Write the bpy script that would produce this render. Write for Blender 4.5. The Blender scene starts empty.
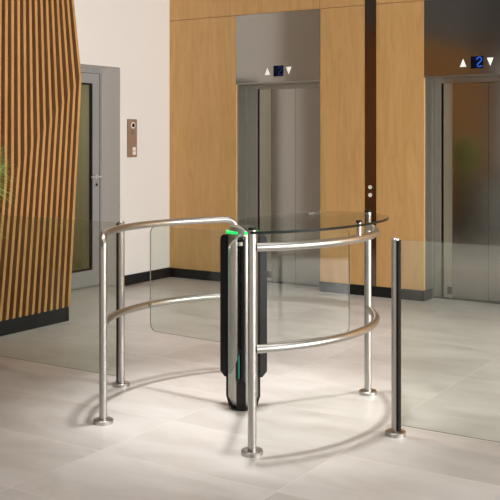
import bpy, bmesh, math, random
from mathutils import Vector, Matrix
random.seed(7)
PI = math.pi
sc = bpy.context.scene
COL = sc.collection

# ------------------------------------------------------------------ materials
def new_mat(name):
    m = bpy.data.materials.new(name); m.use_nodes = True
    nt = m.node_tree; nt.nodes.clear()
    out = nt.nodes.new('ShaderNodeOutputMaterial')
    return m, nt, out
def principled(name, col, rough=.5, metal=0, spec=.5, emit=None, es=0, coat=0):
    m, nt, out = new_mat(name)
    p = nt.nodes.new('ShaderNodeBsdfPrincipled')
    p.inputs['Base Color'].default_value = (*col, 1)
    p.inputs['Roughness'].default_value = rough
    p.inputs['Metallic'].default_value = metal
    p.inputs['Specular IOR Level'].default_value = spec
    if emit:
        p.inputs['Emission Color'].default_value = (*emit, 1)
        p.inputs['Emission Strength'].default_value = es
    nt.links.new(p.outputs[0], out.inputs[0])
    return m, nt, p
def coords(nt, scale=(1,1,1), rot=(0,0,0), loc=(0,0,0)):
    tc = nt.nodes.new('ShaderNodeTexCoord'); mp = nt.nodes.new('ShaderNodeMapping')
    mp.inputs['Scale'].default_value = scale; mp.inputs['Rotation'].default_value = rot; mp.inputs['Location'].default_value = loc
    nt.links.new(tc.outputs['Object'], mp.inputs[0]); return mp
def ramp(nt, fac, stops):
    r = nt.nodes.new('ShaderNodeValToRGB')
    while len(r.color_ramp.elements) < len(stops): r.color_ramp.elements.new(.5)
    for e, (p, c) in zip(r.color_ramp.elements, stops): e.position = p; e.color = (*c, 1)
    nt.links.new(fac, r.inputs[0]); return r
def noise(nt, vec, scale, detail=4, rough=.5, dist=0):
    n = nt.nodes.new('ShaderNodeTexNoise'); n.inputs['Scale'].default_value = scale
    n.inputs['Detail'].default_value = detail; n.inputs['Roughness'].default_value = rough; n.inputs['Distortion'].default_value = dist
    nt.links.new(vec.outputs[0], n.inputs['Vector']); return n

def wood_mat(name, c0, c1, c2, rough=.45):
    m, nt, p = principled(name, c1, rough)
    n = noise(nt, coords(nt, (5, 5, .8)), 2.0, 7, .62, 1.2)
    r = ramp(nt, n.outputs['Fac'], [(.25, c0), (.5, c1), (.75, c2)])
    n2 = noise(nt, coords(nt, (90, 90, 1.6)), 3, 3, .6)
    mx = nt.nodes.new('ShaderNodeMix'); mx.data_type = 'RGBA'; mx.blend_type = 'MULTIPLY'; mx.inputs[0].default_value = .16
    r2 = ramp(nt, n2.outputs['Fac'], [(.3, (.72,.68,.62)), (.6, (1,1,1))])
    nt.links.new(r.outputs[0], mx.inputs[6]); nt.links.new(r2.outputs[0], mx.inputs[7])
    nt.links.new(mx.outputs[2], p.inputs['Base Color'])
    return m
M = {}
M['wood'] = wood_mat('oak_veneer', (.57,.325,.115), (.655,.385,.145), (.73,.445,.178))
M['slat'] = wood_mat('slat_wood', (.38,.19,.065), (.47,.25,.09), (.55,.31,.12), .5)
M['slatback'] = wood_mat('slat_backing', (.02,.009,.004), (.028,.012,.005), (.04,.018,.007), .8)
M['brown'] = wood_mat('brown_wall_panel', (.16,.075,.035), (.21,.10,.048), (.25,.125,.06), .6)
M['white'], nt, p = principled('white_plaster', (.80,.775,.745), .8)
n = noise(nt, coords(nt), 40, 4); b = nt.nodes.new('ShaderNodeBump'); b.inputs['Strength'].default_value = .06
nt.links.new(n.outputs['Fac'], b.inputs['Height']); nt.links.new(b.outputs[0], p.inputs['Normal'])
M['ceil'], _, _ = principled('dark_ceiling', (.12,.115,.11), .8)
M['black'], _, _ = principled('black_skirting', (.010,.010,.011), .4, spec=.3)
M['blackp'], _, _ = principled('black_plastic', (.010,.009,.009), .35, spec=.25)
M['rubber'], _, _ = principled('black_rubber', (.008,.008,.008), .6, spec=.2)
def metal(name, col, rough, stretch=(60,60,2), amt=.12):
    m, nt, p = principled(name, col, rough, 1)
    n = noise(nt, coords(nt, stretch), 6, 3)
    mr = nt.nodes.new('ShaderNodeMapRange'); mr.inputs[3].default_value = rough - amt/2; mr.inputs[4].default_value = rough + amt/2
    nt.links.new(n.outputs['Fac'], mr.inputs[0]); nt.links.new(mr.outputs[0], p.inputs['Roughness'])
    return m
M['steel'], _, _ = principled('brushed_stainless', (.45,.435,.415), .34, 1)
M['door'] = metal('elevator_stainless', (.37,.357,.335), .12, (20,20,.4), .05)
M['jamb'] = metal('elevator_jamb_steel', (.42,.41,.375), .30, (20,20,.4), .06)
M['strip'] = metal('dark_mirror_strip', (.22,.17,.14), .14, (20,20,.4), .04)
M['chrome'], _, _ = principled('satin_handle', (.75,.74,.72), .35, .6)
M['shell'], _, _ = principled('column_aluminium', (.40,.40,.375), .42, 1)
M['doorframe'], _, _ = principled('grey_door_frame', (.30,.292,.29), .45, 0)
M['bronze'], _, _ = principled('bronze_intercom_plate', (.34,.225,.16), .45, .2)
M['cream'], _, _ = principled('cream_button', (.85,.80,.72), .4)
M['whitesign'], _, _ = principled('white_arrow', (.9,.88,.85), .4, emit=(1,.97,.93), es=.35)
M['dispblack'], _, _ = principled('display_black', (.003,.004,.015), .5, spec=.1)
M['blue'], _, _ = principled('display_blue', (.02,.1,.6), .4, emit=(.04,.18,.62), es=.42)
M['band'] = metal('jamb_reflection_steel', (.50,.50,.44), .35, (20,20,.4), .06)  # lighter steel standing in for the jamb mirrored in the door
M['bluedim'], _, _ = principled('display_blue_faint', (.005,.02,.10), .4, emit=(.02,.07,.5), es=.10)
M['green'], _, _ = principled('green_led', (.02,.5,.15), .3, emit=(.02,.9,.16), es=.75)
M['teal'], _, _ = principled('teal_led', (.02,.3,.2), .3, emit=(.01,.36,.24), es=.35)
M['tile_desk'], _, _ = principled('white_counter', (.82,.81,.77), .35)
M['desk_top'], _, _ = principled('grey_worktop', (.3,.3,.3), .4)
M['leaf'], nt, p = principled('leaf_green', (.16,.32,.06), .5)
n = noise(nt, coords(nt), 9, 2)
r = ramp(nt, n.outputs['Fac'], [(.3,(.24,.46,.08)), (.5,(.42,.66,.18)), (.75,(.66,.80,.38))]); nt.links.new(r.outputs[0], p.inputs['Base Color'])
M['stem'], _, _ = principled('plant_stem', (.12,.09,.05), .7)
M['soil'], _, _ = principled('soil', (.04,.028,.02), .9)
M['planter'], _, _ = principled('planter_grey', (.12,.12,.125), .5)
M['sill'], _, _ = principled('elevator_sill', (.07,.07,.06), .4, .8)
M['olive'], _, _ = principled('olive_room_wall', (.34,.30,.17), .8)
M['lampglass'], _, _ = principled('lamp_diffuser', (.9,.9,.85), .4, emit=(1,.93,.84), es=6)
M['alum'], _, _ = principled('white_lamp_housing', (.7,.7,.7), .4)

def glass_mat(name, tint, refl=.05, power=5, graze=1.0):
    # thin architectural glass: tinted transmission plus a Schlick surface reflection
    m, nt, out = new_mat(name)
    t = nt.nodes.new('ShaderNodeBsdfTransparent'); t.inputs[0].default_value = (*tint, 1)
    g = nt.nodes.new('ShaderNodeBsdfGlossy'); g.inputs['Roughness'].default_value = .01
    lw = nt.nodes.new('ShaderNodeLayerWeight'); lw.inputs[0].default_value = .5
    pw = nt.nodes.new('ShaderNodeMath'); pw.operation = 'POWER'; pw.inputs[1].default_value = power
    ml = nt.nodes.new('ShaderNodeMath'); ml.operation = 'MULTIPLY_ADD'; ml.inputs[1].default_value = 1-refl; ml.inputs[2].default_value = refl
    nt.links.new(lw.outputs['Facing'], pw.inputs[0]); nt.links.new(pw.outputs[0], ml.inputs[0])
    mx = nt.nodes.new('ShaderNodeMixShader')
    nt.links.new(ml.outputs[0], mx.inputs[0]); nt.links.new(t.outputs[0], mx.inputs[1]); nt.links.new(g.outputs[0], mx.inputs[2])
    tm = nt.nodes.new('ShaderNodeMix'); tm.data_type = 'RGBA'; tm.inputs[6].default_value = (*tint, 1)
    tm.inputs[7].default_value = (tint[0]*(1-.38*graze), tint[1]*(1-.30*graze), tint[2]*(1-.36*graze), 1)
    p4 = nt.nodes.new('ShaderNodeMath'); p4.operation = 'POWER'; p4.inputs[1].default_value = 4
    nt.links.new(lw.outputs['Facing'], p4.inputs[0]); nt.links.new(p4.outputs[0], tm.inputs[0]); nt.links.new(tm.outputs[2], t.inputs[0])
    nt.links.new(mx.outputs[0], out.inputs[0]); return m
M['glass'] = glass_mat('clear_glass', (.92,.95,.925), .05)
M['wing'] = glass_mat('wing_glass', (.93,.955,.935), .04)
M['edge'], _, _ = principled('glass_edge', (.20,.235,.205), .2)
M['plate'] = glass_mat('smoked_plate_glass', (.925,.945,.93), .035, 8, .05)
M['plate_edge'], _, _ = principled('smoked_glass_edge', (.006,.010,.008), .35, spec=.1)

# floor: large-format stone tiles on a grid aligned with the room
M['floor'], nt, p = principled('stone_tile_floor', (.7,.66,.62), .4)
tc = nt.nodes.new('ShaderNodeTexCoord'); sp = nt.nodes.new('ShaderNodeSeparateXYZ'); nt.links.new(tc.outputs['Object'], sp.inputs[0])
def mth(op, a, b=None, c=None):
    n = nt.nodes.new('ShaderNodeMath'); n.operation = op
    for i, v in enumerate((a, b, c)):
        if v is None: continue
        if isinstance(v, (int, float)): n.inputs[i].default_value = v
        else: nt.links.new(v, n.inputs[i])
    return n.outputs[0]
TA, TB = 1.0, .58
ua = mth('DIVIDE', mth('ADD', sp.outputs[0], .18+20), TA); ub = mth('DIVIDE', mth('ADD', sp.outputs[1], 1.58+.58*30), TB)
def groove(u, size):
    fr = mth('FRACT', u); d = mth('MULTIPLY', mth('MINIMUM', fr, mth('SUBTRACT', 1, fr)), size)
    return mth('LESS_THAN', d, .0022)
gr = mth('MAXIMUM', groove(ua, TA), groove(ub, TB))
cell = nt.nodes.new('ShaderNodeCombineXYZ'); nt.links.new(mth('FLOOR', ua), cell.inputs[0]); nt.links.new(mth('FLOOR', ub), cell.inputs[1])
wn = nt.nodes.new('ShaderNodeTexWhiteNoise'); nt.links.new(cell.outputs[0], wn.inputs['Vector'])
off = nt.nodes.new('ShaderNodeVectorMath'); off.operation = 'MULTIPLY_ADD'
nt.links.new(wn.outputs['Color'], off.inputs[0]); off.inputs[1].default_value = (9,9,9); nt.links.new(tc.outputs['Object'], off.inputs[2])
mp = nt.nodes.new('ShaderNodeMapping'); mp.inputs['Scale'].default_value = (1.0,2.4,1); nt.links.new(off.outputs[0], mp.inputs[0])
n1 = noise(nt, mp, 1.7, 7, .58, .5)
cr = ramp(nt, n1.outputs['Fac'], [(.28,(.50,.47,.445)), (.5,(.60,.575,.552)), (.72,(.675,.653,.633))])
hv = nt.nodes.new('ShaderNodeHueSaturation'); nt.links.new(cr.outputs[0], hv.inputs['Color'])
nt.links.new(mth('MULTIPLY_ADD', wn.outputs['Value'], .08, .96), hv.inputs['Value'])
mx = nt.nodes.new('ShaderNodeMix'); mx.data_type = 'RGBA'; nt.links.new(gr, mx.inputs[0]); nt.links.new(hv.outputs[0], mx.inputs[6])
mx.inputs[7].default_value = (.74,.70,.66,1)
nt.links.new(mx.outputs[2], p.inputs['Base Color'])
rr = nt.nodes.new('ShaderNodeMapRange'); rr.inputs[3].default_value = .30; rr.inputs[4].default_value = .48
nt.links.new(n1.outputs['Fac'], rr.inputs[0]); nt.links.new(rr.outputs[0], p.inputs['Roughness'])
bm_ = nt.nodes.new('ShaderNodeBump'); bm_.inputs['Strength'].default_value = .25; bm_.inputs['Distance'].default_value = .002
nt.links.new(mth('SUBTRACT', 1, gr), bm_.inputs['Height']); nt.links.new(bm_.outputs[0], p.inputs['Normal'])

# ------------------------------------------------------------------ mesh helpers
def box(bm, x0, x1, y0, y1, z0, z1, bev=0, mi=0):
    v = [bm.verts.new((x, y, z)) for z in (z0, z1) for y in (y0, y1) for x in (x0, x1)]
    fs = [bm.faces.new([v[i] for i in q]) for q in ((0,2,3,1),(4,5,7,6),(0,1,5,4),(2,6,7,3),(0,4,6,2),(1,3,7,5))]
    for f in fs: f.material_index = mi
    if bev:
        es = {e for f in fs for e in f.edges}
        bmesh.ops.bevel(bm, geom=list(es), offset=bev, segments=2, affect='EDGES')
    return fs
def prism(bm, pts, fn, t0, t1, mi_cap=0, mi_side=0):
    """pts 2D outline, fn(u, v, t) -> 3D"""
    a = [bm.verts.new(fn(u, v, t0)) for u, v in pts]; b = [bm.verts.new(fn(u, v, t1)) for u, v in pts]
    f1 = bm.faces.new(a); f2 = bm.faces.new(list(reversed(b))); f1.material_index = f2.material_index = mi_cap
    n = len(pts)
    for i in range(n):
        f = bm.faces.new((a[i], b[i], b[(i+1) % n], a[(i+1) % n])); f.material_index = mi_side
def tube(bm, pts, r, seg=20, caps=True):
    pts = [Vector(p) for p in pts]; rings = []
    t = (pts[1]-pts[0]).normalized(); up = Vector((0,0,1)) if abs(t.z) < .9 else Vector((1,0,0))
    nrm = t.cross(up).normalized()
    for i, p in enumerate(pts):
        if i == 0: tn = (pts[1]-p).normalized()
        elif i == len(pts)-1: tn = (p-pts[i-1]).normalized()
        else: tn = ((p-pts[i-1]).normalized() + (pts[i+1]-p).normalized()).normalized()
        nrm = (nrm - tn*nrm.dot(tn)).normalized(); bi = tn.cross(nrm)
        rr = r[i] if isinstance(r, (list, tuple)) else r
        rings.append([bm.verts.new(p + rr*(math.cos(2*PI*k/seg)*nrm + math.sin(2*PI*k/seg)*bi)) for k in range(seg)])
    for a, b in zip(rings, rings[1:]):
        for k in range(seg): bm.faces.new((a[k], a[(k+1) % seg], b[(k+1) % seg], b[k])).smooth = True
    if caps:
        bm.faces.new(list(reversed(rings[0]))); bm.faces.new(rings[-1])
def lathe(bm, prof, cx, cy, seg=32, smooth=True):
    rings = []
    for r, z in prof:
        rings.append([bm.verts.new((cx + r*math.cos(2*PI*k/seg), cy + r*math.sin(2*PI*k/seg), z)) for k in range(seg)])
    for a, b in zip(rings, rings[1:]):
        for k in range(seg): bm.faces.new((a[k], a[(k+1) % seg], b[(k+1) % seg], b[k])).smooth = smooth
    bm.faces.new(list(reversed(rings[0]))); bm.faces.new(rings[-1])
def obj(name, bm, mats, parent=None, autosmooth=True):
    bmesh.ops.recalc_face_normals(bm, faces=bm.faces)
    me = bpy.data.meshes.new(name); bm.to_mesh(me); bm.free()
    for m in (mats if isinstance(mats, (list, tuple)) else [mats]): me.materials.append(M[m])
    if autosmooth:
        for e in me.edges: pass
        try: me.set_sharp_from_angle(angle=math.radians(40))
        except Exception: pass
    o = bpy.data.objects.new(name, me); COL.objects.link(o)
    if parent:
        o.parent = parent; o.matrix_parent_inverse = Matrix.Translation(-parent.location)
    return o
def B(): return bmesh.new()
def thing(name, loc, label, cat, group=None):
    o = bpy.data.objects.new(name, None); COL.objects.link(o); o.location = loc; o.empty_display_size = .1
    o['label'] = label; o['category'] = cat
    if group: o['group'] = group
    return o
def struct(name, bm, mats):
    o = obj(name, bm, mats); o['kind'] = 'structure'; return o
def sbox(name, mat, *a, parent=None, bev=0):
    bm = B(); box(bm, *a, bev=bev); return obj(name, bm, mat, parent)

# ------------------------------------------------------------------ setting
WB = 3.862          # plane of the oak wall
WA = -3.452         # plane of the white wall
RC = .25            # depth of the elevator recess
CZ = 5.6
RX = 7.0            # right-hand window wall
FY = -9.0           # wall behind the camera
bm = B(); box(bm, -6, RX+.3, FY-.3, WB+.9, -.2, 0); struct('floor', bm, 'floor')
bm = B(); box(bm, -6, RX+.3, FY-.3, WB+.9, CZ, CZ+.2); struct('ceiling', bm, 'ceil')

# white wall on the left with the door recess
bm = B()
box(bm, WA-.30, WA, 3.03, WB+.2, 0, CZ)
box(bm, WA-.30, WA, 2.03, 3.03, 2.24, CZ)
box(bm, WA-.30, WA, 1.372, 2.03, 0, CZ)
wl = struct('wall_left', bm, 'white')
# solid core behind the slatted wall, running on towards the viewer
bm = B(); box(bm, WA-.30, -2.68, FY, 1.37, 0, CZ); struct('wall_west', bm, 'white')
bm = B(); box(bm, -2.679, -2.64, FY, 1.37, 3.02, CZ-.01); struct('band_2', bm, 'ceil')
# skirting along the white wall
bm = B(); box(bm, WA, WA+.012, 3.03, WB, 0, .105); struct('baseboard_left', bm, 'black')

# back wall: piers between the elevators, each clad in oak
bm = B(); box(bm, -6, RX+.3, WB+.55, WB+.75, 0, CZ); struct('wall_back', bm, 'black')
def pier(cx0, cx1, z0, z1, panels):
    bm = B(); box(bm, cx0, cx1, WB+.03, WB+.54, z0, z1); w = struct('wall_back', bm, 'black')
    for x0, x1 in panels: sbox('wood_panel', 'wood', x0, x1, WB, WB+.03, max(z0, .10), z1, parent=w, bev=.0012)
pier(-3.767, -2.604, 0, 2.800, [(WA+.001, -2.582)])
pier(-1.558, -1.096, 0, 2.800, [(-1.581, -1.094)])
pier(-.972, -.510, 0, 2.800, [(-.974, -.488)])
pier(.534, RX, 0, 2.800, [(.512, 1.6), (1.604, 4.3), (4.304, RX)])
pier(-3.767, -1.096, 2.804, CZ-.01, [(WA+.001, -1.594), (-1.590, -1.094)])
pier(-.972, RX, 2.804, CZ-.01, [(-.974, 1.2), (1.204, RX)])
bm = B()
box(bm, WA+.012, -2.582, WB-.004, WB+.03, 0, .098)
for x0, x1, s in ((-1.587, -.488, (0, 1)), (.512, RX, (0, 0))):
    box(bm, x0, x1, WB-.004, WB+.03, 0, .098)
box(bm, -.508, -.484, WB-.004, WB+RC-.03, 0, .098)
box(bm, .508, .532, WB-.004, WB+RC-.03, 0, .098)
box(bm, -2.602, -2.578, WB-.004, WB+RC-.03, 0, .098)
box(bm, -1.591, -1.567, WB-.004, WB+RC-.03, 0, .098)
struct('baseboard_back', bm, 'black')

# ------------------------------------------------------------------ elevators
def stroke(bm, pts, w, y, t):
    for (x0, z0), (x1, z1) in zip(pts, pts[1:]):
        d = Vector((x1-x0, z1-z0)); L = d.length; d /= L; n = Vector((-d.y, d.x))*w/2
        e = d*w*.25
        q = [(x0-e.x+n.x, z0-e.y+n.y), (x0-e.x-n.x, z0-e.y-n.y), (x1+e.x-n.x, z1+e.y-n.y), (x1+e.x+n.x, z1+e.y+n.y)]
        prism(bm, q, lambda u, v, tt: (u, tt, v), y, y-t)
def elevator(xl, label, disp_dx, gap, seam, band, lit):
    t = thing('elevator', (xl+.5, WB+.02, 0), label, 'elevator')
    xr = xl+1.0
    # transom steel sheet, flush with the oak, with its bright lower lip
    sbox('transom_panel', 'door', xl+.001, xr-.001, WB, WB+.03, 2.093, 2.800, parent=t)
    sbox('transom_lip', 'steel', xl+.001, xr-.001, WB-.004, WB+.03, 2.080, 2.092, parent=t)
    # reveal cheeks
    for s, x in ((0, xl), (1, xr)):
        a, b = (x-.02, x) if s == 0 else (x, x+.02)
        bm = B(); box(bm, a, b, WB+.0305, WB+RC, .099, 2.080); 
        if s == 0: box(bm, x, x+.012, WB+RC-.055, WB+RC, 0, 2.060)
        else: box(bm, x-.012, x, WB+RC-.055, WB+RC, 0, 2.060)
        obj('jamb', bm, 'jamb', t)
    sbox('header', 'jamb', xl, xr, WB+RC-.012, WB+RC+.02, 2.037, 2.080, parent=t)
    sbox('soffit', 'jamb', xl, xr, WB+.03, WB+RC, 2.080, 2.090, parent=t)
    # door leaves
    g = xl+.452+.078
    x0 = xl+.092
    bm = B(); box(bm, xl+.012, xl+gap-.010, WB+RC, WB+RC+.03, .012, 2.036); box(bm, xr-.072, xr-.012, WB+RC, WB+RC+.03, .012, 2.036)
    obj('door_post', bm, 'jamb', t)
    sbox('door_leaf', 'door', xl+gap+.010, xl+seam-.0015, WB+RC+.006, WB+RC+.036, .016, 2.034, parent=t)
    sbox('door_leaf', 'door', xl+seam+.0015, xr-.084, WB+RC+.006, WB+RC+.036, .016, 2.034, parent=t)
    bm = B(); box(bm, xl+gap+.012, xl+gap+.012+band, WB+RC+.001, WB+RC+.006, .016, 2.034); obj('jamb_reflection', bm, 'band', t)  # jamb's reflection in the leaf, modelled as a lighter strip
    bm = B(); box(bm, xl+gap+.012+band*.45, xl+gap+.012+band, WB+RC-.004, WB+RC+.001, .045, .115); obj('skirting_reflection', bm, 'sill', t)  # mirrored end of the black skirting, modelled as a dark block
    sbox('shaft_lining', 'black', xl, xr, WB+RC+.04, WB+RC+.06, 0, 2.04, parent=t)
    sbox('sill', 'sill', xl+.012, xr-.012, WB+RC-.015, WB+RC+.03, 0, .015, parent=t)
    # floor indicator
    cx = xl+.5+disp_dx
    d = sbox('floor_display', 'dispblack', cx-.058, cx+.058, WB-.003, WB, 2.148, 2.258, parent=t)
    bm = B()
    pts = []
    for k in range(9):
        a = PI - k*PI*1.22/8
        pts.append((cx+.022+.022*math.cos(a), 2.228+.020*math.sin(a)))
    pts += [(cx+.010, 2.190)]
    for k in range(5):
        a = PI*.75+k*PI*.25
        pts.append((cx+.022+.018*math.cos(a), 2.178+.016*math.sin(a)))
    pts += [(cx+.048, 2.168)]
    stroke(bm, pts, .011, WB-.003, .0015)
    obj('digit', bm, lit, d)
    bm = B(); prism(bm, [(cx-.160, 2.166), (cx-.100, 2.166), (cx-.130, 2.240)], lambda u, v, tt: (u, tt, v), WB, WB-.004)
    obj('up_arrow', bm, 'whitesign', t)
    bm = B(); prism(bm, [(cx+.092, 2.240), (cx+.152, 2.240), (cx+.122, 2.166)], lambda u, v, tt: (u, tt, v), WB, WB-.004)
    obj('down_arrow', bm, 'whitesign', t)
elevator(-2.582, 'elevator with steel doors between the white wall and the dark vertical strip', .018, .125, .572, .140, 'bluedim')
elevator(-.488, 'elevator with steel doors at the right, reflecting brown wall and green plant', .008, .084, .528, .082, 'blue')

# call panel strip
t = thing('call_panel', (-1.034, WB, 0), 'tall narrow dark mirrored strip between oak panels with two round call buttons', 'call panel')
bm = B(); box(bm, -1.092, -.976, WB-.002, WB+.03, .10, CZ-.02); obj('strip', bm, 'strip', t)
for z in (1.048, .972):
    bm = B()
    prism(bm, [(.019*math.cos(2*PI*k/24), .019*math.sin(2*PI*k/24)) for k in range(24)], lambda u, v, tt: (-1.036+u, tt, z+v), WB-.002, WB-.009)
    obj('call_button', bm, 'whitesign' if 0 else 'cream', t)

# intercom on the white wall
t = thing('intercom', (WA, 3.214, 1.32), 'slim bronze door intercom with round camera on white wall', 'intercom')
pl = sbox('faceplate', 'bronze', WA, WA+.012, 3.138, 3.290, 1.32, 1.715, parent=t, bev=.003)
def disc_a(name, mat, y, z, r, x0, x1, par):
    bm = B(); prism(bm, [(r*math.cos(2*PI*k/28), r*math.sin(2*PI*k/28)) for k in range(28)], lambda u, v, tt: (tt, y+u, z+v), x0, x1)
    return obj(name, bm, mat, par)
disc_a('camera_ring', 'cream', 3.222, 1.652, .034, WA+.012, WA+.016, t)
disc_a('camera_lens', 'dispblack', 3.222, 1.652, .020, WA+.016, WA+.020, t)
bm = B()
for i in range(4):
    for j in range(4): box(bm, WA+.012, WA+.013, 3.192+i*.014, 3.198+i*.014, 1.56+j*.012, 1.565+j*.012)
obj('speaker_grille', bm, 'black', t)
bm = B()
box(bm, WA+.012, WA+.018, 3.212, 3.262, 1.345, 1.382, bev=.002); box(bm, WA+.012, WA+.018, 3.212, 3.262, 1.388, 1.425, bev=.002)
obj('call_button', bm, 'cream', t)

# door in the white wall
DA = -3.695
dr = bpy.data.objects.new('door_1', None); COL.objects.link(dr); dr.location = (DA, 2.55, 0); dr['kind'] = 'structure'
bm = B()
box(bm, DA-.03, DA+.004, 2.03, 3.03, 2.185, 2.24); box(bm, DA-.03, DA+.004, 3.0, 3.03, .0, 2.185); box(bm, DA-.03, DA+.004, 2.03, 2.075, .0, 2.185)
obj('door_frame', bm, 'doorframe', dr)
bm = B()
box(bm, DA-.04, DA-.004, 2.89, 2.995, .01, 2.18); box(bm, DA-.04, DA-.004, 2.08, 2.22, .01, 2.18)
box(bm, DA-.04, DA-.004, 2.22, 2.89, .01, .17); box(bm, DA-.04, DA-.004, 2.22, 2.89, 2.08, 2.18)
obj('door_leaf', bm, 'doorframe', dr)
bm = B()
for a in ((2.865,2.89,.17,2.08),(2.22,2.245,.17,2.08),(2.245,2.865,.17,.188),(2.245,2.865,2.062,2.08)): box(bm, DA-.03, DA-.006, a[0], a[1], a[2], a[3])
obj('gasket', bm, 'rubber', dr)
sbox('glass_pane', 'glass', DA-.022, DA-.014, 2.245, 2.865, .188, 2.062, parent=dr)
hb = sbox('handle_plate', 'chrome', DA-.004, DA+.004, 2.928, 2.966, 1.10, 1.145, parent=dr, bev=.002)
bm = B(); tube(bm, [(DA+.004,2.947,1.122),(DA+.05,2.947,1.122)], .011, 12); tube(bm, [(DA+.05,2.958,1.122),(DA+.05,2.82,1.122)], .011, 12); obj('door_handle', bm, 'chrome', dr)
disc_a('lock_cylinder', 'black', 2.945, 1.040, .014, DA+.004, DA+.007, dr)
# little room behind the glazed door
bm = B(); box(bm, -5.6, -5.5, 1.3, 3.7, 0, 2.6); box(bm, -5.5, -3.767, 1.3, 1.45, 0, 2.6); box(bm, -5.5, -3.767, 3.6, 3.7, 0, 2.6); box(bm, -5.5, -3.767, 1.45, 3.6, 2.5, 2.6)
struct('wall_corridor', bm, 'olive')

# ------------------------------------------------------------------ slatted feature wall
sw = thing('slatted_panel', (-2.62, .0, 0), 'wall screen of vertical timber slats with slanting ridge above black plinth', 'wall panel')
sbox('plinth', 'black', -2.678, -2.619, -4.2, 1.389, 0, .122, parent=sw)
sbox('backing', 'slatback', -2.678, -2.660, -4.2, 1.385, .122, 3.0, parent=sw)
bm = B()
for i in range(82):
    b = 1.374 - .068*i
    if b < -4.15: break
    zk = 2.013 - .0685*i
    # below the ridge the slats fold back; further along the ridge zigzags up again
    kk = zk
    if i > 22: kk = 2.013 - .0685*22 + .05*(i-22)
    at = -2.547 + .0075*min(i, 14)
    slope = (at + 2.465)/(2.63-kk) if kk < 2.3 else -.12
    ztop = 3.0
    atop = max(-2.465 + slope*(ztop-kk), -2.625)
    # clamp where the slat meets the backing
    zt = ztop
    prof = [(-2.660, .122), (-2.594, .122), (-2.465, kk)]
    if -2.465 + slope*(ztop-kk) < -2.615:
        zt2 = kk + (-2.615+2.465)/slope
        prof += [(-2.615, zt2), (-2.615, ztop), (-2.660, ztop)]
    else: prof += [(atop, ztop), (-2.660, ztop)]
    prism(bm, prof, lambda u, v, tt: (u, tt, v), b-.026, b)
obj('slats', bm, 'slat', sw)

# ------------------------------------------------------------------ glass barriers
def flange(x, y, par, r=.053, h=.022):
    bm = B(); lathe(bm, [(r, 0), (r, h-.004), (r-.004, h), (.020, h)], x, y, 40); return obj('base_flange', bm, 'steel', par)
def barrier(x0, x1, label, post_x, gs):
    t = thing('glass_barrier', (post_x, 0, 0), label, 'glass barrier', None)
    bm = B()
    a, b = x0, x1
    fs = box(bm, a, b, -.005, .005, .055, 1.0)
    for f in bm.faces:
        n = f.normal; f.normal_update()
        if abs(f.normal.y) < .5: f.material_index = 1
    obj('glass_pane', bm, ['glass', 'edge'], t)
    for px in (post_x, (x0 if abs(post_x-x1) < .1 else x1)):
        bm = B(); tube(bm, [(px,0,.01),(px,0,1.002)], .021, 28); obj('post', bm, 'steel', t)
        bm = B(); lathe(bm, [(.0215,1.002),(.0215,1.006),(.018,1.009)], px, 0, 28); obj('post_cap', bm, 'steel', t)
        flange(px, 0, t)
        s = gs if px == post_x else -gs
        g0, g1 = sorted((px+s*.009, px+s*.0235))
        sbox('gasket', 'rubber', g0, g1, -.0175, .0175, .024, .998, parent=t)
barrier(.952, 2.60, 'clear glass barrier panel with steel post on the right side of the turnstile', .931, 1)
barrier(-2.42, -.908, 'clear glass barrier panel with steel post in front of the slatted wall', -.888, -1)

# ------------------------------------------------------------------ guide rails
R = .797; TR = .021; ZU = .994; ZL = .504
aF = math.atan2(-.643, .47)
def arcpts(R, a0, a1, z, n=48): return [(R*math.cos(a0+(a1-a0)*k/n), R*math.sin(a0+(a1-a0)*k/n), z) for k in range(n+1)]
# left: both ends bend down into their posts
lg = thing('guide_rail', (-.797, 0, 0), 'curved steel guide rail on the left, upper tube bending down into its posts', 'guide rail')
for s in (-1, 1):
    x, y = -.47, s*.643
    bm = B(); tube(bm, [(x,y,.01),(x,y,ZU-.06)], TR, 28); obj('post', bm, 'steel', lg)
    flange(x, y, lg)
RG = .938; CXO = .213
aP = math.atan2(.643, .47+CXO)
def rail(side, a0, a1, z, n=48):        # side -1 left, +1 right
    return [(side*(-CXO + RG*math.cos(a0+(a1-a0)*k/n)), RG*math.sin(a0+(a1-a0)*k/n), z) for k in range(n+1)]
br = .06; da = br/RG
def elbow(sgn):
    out = []
    for k in range(9):
        th = k/8*PI/2; aa = sgn*(aP - da*(1-math.cos(th)))
        out.append((-(-CXO+RG*math.cos(aa)), RG*math.sin(aa), ZU-br + br*math.sin(th)))
    return out
path = elbow(-1) + rail(-1, -(aP-da), aP-da, ZU)[1:-1] + list(reversed(elbow(1)))
bm = B(); tube(bm, path, TR, 28); obj('upper_handrail', bm, 'steel', lg)
bm = B(); tube(bm, rail(-1, -aP+.02, aP-.02, ZL), TR, 28); obj('lower_handrail', bm, 'steel', lg)
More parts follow.
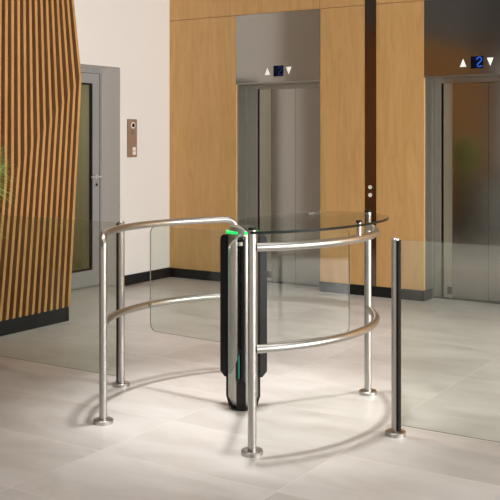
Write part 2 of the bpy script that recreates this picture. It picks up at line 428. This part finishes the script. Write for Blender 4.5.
# right: straight capped posts carrying the smoked glass shelf
rg = thing('guide_rail', (.797, 0, 0), 'curved steel guide rail on the right carrying the smoked glass shelf', 'guide rail')
for s in (-1, 1):
    x, y = .47, s*.643
    bm = B(); tube(bm, [(x,y,.01),(x,y,1.078)], TR, 28); obj('post', bm, 'steel', rg)
    bm = B(); lathe(bm, [(.0195,1.078),(.0195,1.088),(.016,1.090)], x, y, 28); obj('post_cap', bm, 'rubber', rg)
    flange(x, y, rg)
RR = .785
for z, nm in ((ZU, 'upper_handrail'), (ZL, 'lower_handrail')):
    bm = B(); tube(bm, rail(1, -aP+.02, aP-.02, z), TR, 28); obj(nm, bm, 'steel', rg)
sx, sy = -CXO+RG, 0
bm = B(); tube(bm, [(sx,sy,ZU),(sx,sy,1.078)], .013, 20); obj('shelf_stub', bm, 'steel', rg)
bm = B(); lathe(bm, [(.016,1.078),(.016,1.088),(.013,1.090)], sx, sy, 24); obj('stub_cap', bm, 'rubber', rg)
# glass shelf
def sector():
    key = [(.478,-.672),(.56,-.585),(.638,-.466),(.70,-.29),(.738,-.10),(.748,.08),(.738,.25),(.70,.42),(.63,.56),(.52,.665),(.41,.705),(.30,.69),(.22,.64),(.14,.53),(.09,.36),(.06,.16),(.045,-.02),(.07,-.13),(.15,-.275)]
    pts = []; n = 15            # smooth only the round outer run
    for q in range(n-1):
        p0, p1, p2, p3 = key[max(q-1,0)], key[q], key[q+1], key[min(q+2, n-1)]
        for k in range(5):
            t = k/5
            pts.append(tuple(.5*(2*p1[d] + (p2[d]-p0[d])*t + (2*p0[d]-5*p1[d]+4*p2[d]-p3[d])*t*t + (3*p1[d]-p0[d]-3*p2[d]+p3[d])*t**3) for d in (0,1)))
    return pts + key[n-1:]
bm = B(); prism(bm, sector(), lambda u, v, tt: (u, v, tt), 1.060, 1.073, 0, 1)
for f in bm.faces:
    c = f.calc_center_median()
    if len(f.verts) == 4 and (c.y > .47 or (c.x < .30 and c.y > -.1)): f.material_index = 0
obj('glass_shelf', bm, ['plate', 'plate_edge'], rg)

# ------------------------------------------------------------------ rotor
rt = thing('turnstile_rotor', (0, 0, 0), 'silver and black turnstile column with three glass wings and green lights', 'turnstile')
W = [math.radians(a) for a in (176.0, 58.0, -62.6)]
# three rounded aluminium shells between the wings, chamfered at the foot
bm = B()
nseg = 48
def rprof(th):
    # rounded triangle, flats facing between the wings
    d = min(abs((th - w + PI) % (2*PI) - PI) for w in W)
    return .082 + .008*math.cos(3*d)
prof = [(.62, .004), (.68, .018), (1.0, .062), (1.0, .965), (.97, 1.005), (.86, 1.022), (.55, 1.028)]
rings = []
for s, z in prof:
    rings.append([bm.verts.new((s*rprof(2*PI*k/nseg)*math.cos(2*PI*k/nseg), s*rprof(2*PI*k/nseg)*math.sin(2*PI*k/nseg), z)) for k in range(nseg)])
for a, b in zip(rings, rings[1:]):
    for k in range(nseg): bm.faces.new((a[k], a[(k+1)%nseg], b[(k+1)%nseg], b[k])).smooth = True
bm.faces.new(list(reversed(rings[0]))); bm.faces.new(rings[-1])
obj('column', bm, 'shell', rt)
bm = B(); lathe(bm, [(.068, 0), (.068, .012), (.05, .016)], 0, 0, 40); obj('foot', bm, 'rubber', rt)
def radial(w, lo=0):
    c, s = math.cos(w), math.sin(w)
    return lambda u, v, tt: (u*c - tt*s, u*s + tt*c, v)
def rounded(u0, u1, v0, v1, r, n=6, corners=(1,1,1,1)):
    out = []
    for (cu, cv, a0, on, uu, vv) in ((u1-r, v0+r, -PI/2, corners[0], u1, v0), (u1-r, v1-r, 0, corners[1], u1, v1), (u0+r, v1-r, PI/2, corners[2], u0, v1), (u0+r, v0+r, PI, corners[3], u0, v0)):
        if on: out += [(cu + r*math.cos(a0 + k/n*PI/2), cv + r*math.sin(a0 + k/n*PI/2)) for k in range(n+1)]
        else: out.append((uu, vv))
    return out
for i, w in enumerate(W):
    fn = radial(w)
    bm = B()
    # dark spine let into the shell, down to the floor
    prism(bm, [(.05, .004), (.078, .004), (.098, .06), (.098, .962), (.05, .962)], fn, -.026, .026)
    obj('spine', bm, 'blackp', rt)
    bm = B()
    pr = [(.06, .165), (.112, .165), (.142, .195), (.142, .945), (.136, .962), (.122, .972), (.06, .972)]
    prism(bm, pr, fn, -.026, -.0065); prism(bm, pr, fn, .0065, .026)
    bmesh.ops.bevel(bm, geom=[e for e in bm.edges], offset=.002, segments=1, affect='EDGES')
    c = obj('wing_clamp', bm, 'blackp', rt)
    bm = B(); prism(bm, rounded(.09, .700, .350, .990, .05, 8, (1,1,0,0)), fn, -.005, .005, 0, 1)
    obj('glass_wing', bm, ['wing', 'edge'], rt)
    bm = B()
    prism(bm, [(.142,.20),(.144,.20),(.144,.33),(.142,.33)], fn, -.0085, -.0045)
    obj('status_light', bm, 'teal', rt)
# lit ring segments round the head of the column
for i in range(3):
    mid = W[i] + PI/3
    bm = B()
    ri, ro = .086, .094
    n = 14; a0, a1 = mid-.85, mid+.85
    pts = [(ro*math.cos(a0+(a1-a0)*k/n), ro*math.sin(a0+(a1-a0)*k/n)) for k in range(n+1)] + [(.05*math.cos(a1-(a1-a0)*k/n), .05*math.sin(a1-(a1-a0)*k/n)) for k in range(n+1)]
    prism(bm, pts, lambda u, v, tt: (u, v, tt), .985, .999)
    obj('light_ring', bm, 'green', rt)
fn = radial(W[2]); bm = B(); prism(bm, [(.142,.928),(.1445,.928),(.1445,.948),(.142,.948)], fn, -.014, .014); obj('reader_label', bm, 'cream', rt)

# ------------------------------------------------------------------ plant at the left edge
PX, PY = -1.80, -.34
pt = thing('potted_plant', (PX, PY, 0), 'spiky green potted plant at the left edge, in front of the slatted wall', 'plant')
bm = B(); lathe(bm, [(.065,0),(.075,.01),(.105,.60),(.105,.62),(.095,.62),(.09,.56)], PX, PY, 32); obj('planter', bm, 'planter', pt)
bm = B(); lathe(bm, [(.085,.54),(.092,.565)], PX, PY, 24); obj('soil', bm, 'soil', pt)
bm = B()
for k in range(5):
    a = k*2*PI/5; q = [(PX+.03*math.cos(a)*(1+h*1.6), PY+.03*math.sin(a)*(1+h*1.6), .56+h*.78) for h in (0,.3,.6,.9,1)]
    tube(bm, q, [.009,.008,.007,.006,.005], 8)
obj('stems', bm, 'stem', pt)
bm = B()
for k in range(2600):
    z0 = random.uniform(1.18, 1.40) if k % 3 else random.uniform(.85, 1.38)
    az = random.uniform(0, 2*PI); el = random.uniform(-.35, 1.0)
    L = random.uniform(.15, .28)*(1 if z0 > 1.15 else .75)
    p0 = Vector((PX+random.gauss(0,.03), PY+random.gauss(0,.03), z0))
    d = Vector((math.cos(az)*math.cos(el), math.sin(az)*math.cos(el), math.sin(el))); side = d.cross(Vector((0,0,1))).normalized()
    w = random.uniform(.005,.009); pv = None; droop = random.uniform(.05,.22)
    rows = []
    for j in range(6):
        s = j/5; c = p0 + d*L*s + Vector((0,0,-droop*L*s*s)); ww = w*(1-s)**.6 if j < 5 else .0004
        up = side.cross(d)*.0012*(1-s)
        rows.append((bm.verts.new(c-side*ww), bm.verts.new(c+up), bm.verts.new(c+side*ww)))
    for a, b in zip(rows, rows[1:]):
        bm.faces.new((a[0],a[1],b[1],b[0])); bm.faces.new((a[1],a[2],b[2],b[1]))
o = obj('foliage', bm, 'leaf', pt)

# ------------------------------------------------------------------ behind the viewpoint (seen only as reflections)
bm = B(); box(bm, -6, RX+.3, FY-.3, FY, 0, 3.3); struct('wall_front', bm, 'brown')
bm = B(); box(bm, -6, RX+.3, FY-.3, FY, 3.3, CZ); struct('band_1', bm, 'ceil')
dk = thing('reception_desk', (0, -5.6, 0), 'white L-shaped reception desk behind the viewpoint, reflected in the glass barrier', 'desk')
bm = B(); box(bm, -1.3, 2.0, -5.75, -5.34, .10, 1.05, bev=.004); box(bm, -1.3, -.88, -5.34, -3.9, .10, 1.05, bev=.004); obj('counter_front', bm, 'tile_desk', dk)
bm = B(); box(bm, -1.26, 1.96, -5.71, -5.38, 0, .10); box(bm, -1.26, -.92, -5.38, -3.94, 0, .10); obj('plinth', bm, 'tile_desk', dk)
bm = B(); box(bm, -1.33, 2.03, -5.78, -5.31, 1.05, 1.08, bev=.004); box(bm, -1.33, -.85, -5.31, -3.87, 1.05, 1.08, bev=.004); obj('worktop', bm, 'desk_top', dk)
bm = B(); box(bm, -2.44, -2.00, -4.3, -1.9, .05, .85, bev=.01)
sb = thing('sideboard', (-2.35, -3.1, 0), 'low dark grey sideboard along the slatted wall, seen only in the elevator doors', 'sideboard')
obj('cabinet', bm, 'desk_top', sb); bm = B(); box(bm, -2.41, -2.03, -4.27, -1.93, 0, .05); obj('plinth', bm, 'black', sb)
# window wall on the right
bm = B()
box(bm, RX, RX+.3, FY, WB+.55, 0, .4); box(bm, RX, RX+.3, FY, WB+.55, 4.2, CZ)
for y in (FY, -6.2, -3.2, -.2, 2.8): box(bm, RX, RX+.3, y, y+.5 if y != 2.8 else WB+.55, .4, 4.2)
struct('wall_right', bm, 'white')

# ------------------------------------------------------------------ lights
def area(name, loc, rot, sx, sy, e, col=(1,1,1), spread=None):
    l = bpy.data.lights.new(name, 'AREA'); l.shape = 'RECTANGLE'; l.size = sx; l.size_y = sy; l.energy = e; l.color = col
    if spread: l.spread = spread
    o = bpy.data.objects.new(name, l); COL.objects.link(o); o.location = loc; o.rotation_euler = rot; return o
def spot(name, loc, target, e, size, blend, rad, col=(1,1,1)):
    l = bpy.data.lights.new(name, 'SPOT'); l.energy = e; l.spot_size = math.radians(size); l.spot_blend = blend; l.shadow_soft_size = rad; l.color = col
    o = bpy.data.objects.new(name, l); COL.objects.link(o); o.location = loc
    o.rotation_euler = (Vector(target)-Vector(loc)).to_track_quat('-Z', 'Y').to_euler(); return o
# daylight through the window wall
for y, e in ((-4.45, 75), (-1.45, 195), (1.55, 440)):
    area('window_light', (RX+.15, y, 1.75), (0, PI/2, 0), 2.5, 2.4, e, (1,.985,.96))
# unseen fill lights under the ceiling, added for general room brightness
for x, y in ((2.2, .6), (-1.0, -2.6), (2.2, -2.6), (5.2, -.7), (1.5, -6.5)):
    area('ceiling_fill', (x, y, CZ-.05), (0, 0, 0), 1.2, .6, 16, (1,.96,.92), spread=math.radians(120))
# downlight over the turnstile, then the added fill lights
spot('turnstile_downlight', (0, 0, CZ-.1), (0, 0, 0), 1350, 29, 1.0, .2, (1,.975,.945))
spot('lobby_fill', (-1.5, 2.0, CZ-.1), (-1.5, 2.0, 0), 420, 44, 1.0, .3, (1,.98,.95))  # unseen spots, this and the next, added to brighten the far floor
spot('lobby_fill', (.9, 2.0, CZ-.1), (.9, 2.0, 0), 420, 44, 1.0, .3, (1,.98,.95))
spot('desk_fill', (.3, -3.2, CZ-.1), (.2, -5.4, .75), 1100, 46, .8, .2, (1,.97,.93))  # unseen spot added so the desk reflects brightly in the glass
area('corridor_fill', (-4.6, 2.5, 2.45), (0,0,0), .5, .5, 16, (1,.95,.88))  # unseen light added to brighten the room behind the door

w = bpy.data.worlds.new('World'); sc.world = w; w.use_nodes = True
w.node_tree.nodes['Background'].inputs[0].default_value = (.95,.97,1,1); w.node_tree.nodes['Background'].inputs[1].default_value = .6

# ------------------------------------------------------------------ camera
cam = bpy.data.cameras.new('camera'); co = bpy.data.objects.new('camera', cam); COL.objects.link(co)
co.location = (2.938, -4.544, 1.52); co.rotation_euler = (PI/2, 0, math.atan2(.5366, .844))
cam.sensor_width = 36; cam.sensor_fit = 'HORIZONTAL'; cam.lens = 960/500*36; cam.shift_y = -.224; cam.clip_end = 100
sc.camera = co
vs = sc.view_settings; vs.view_transform = 'Standard'; vs.look = 'None'; vs.gamma = 1; vs.exposure = 0; vs.use_curve_mapping = False
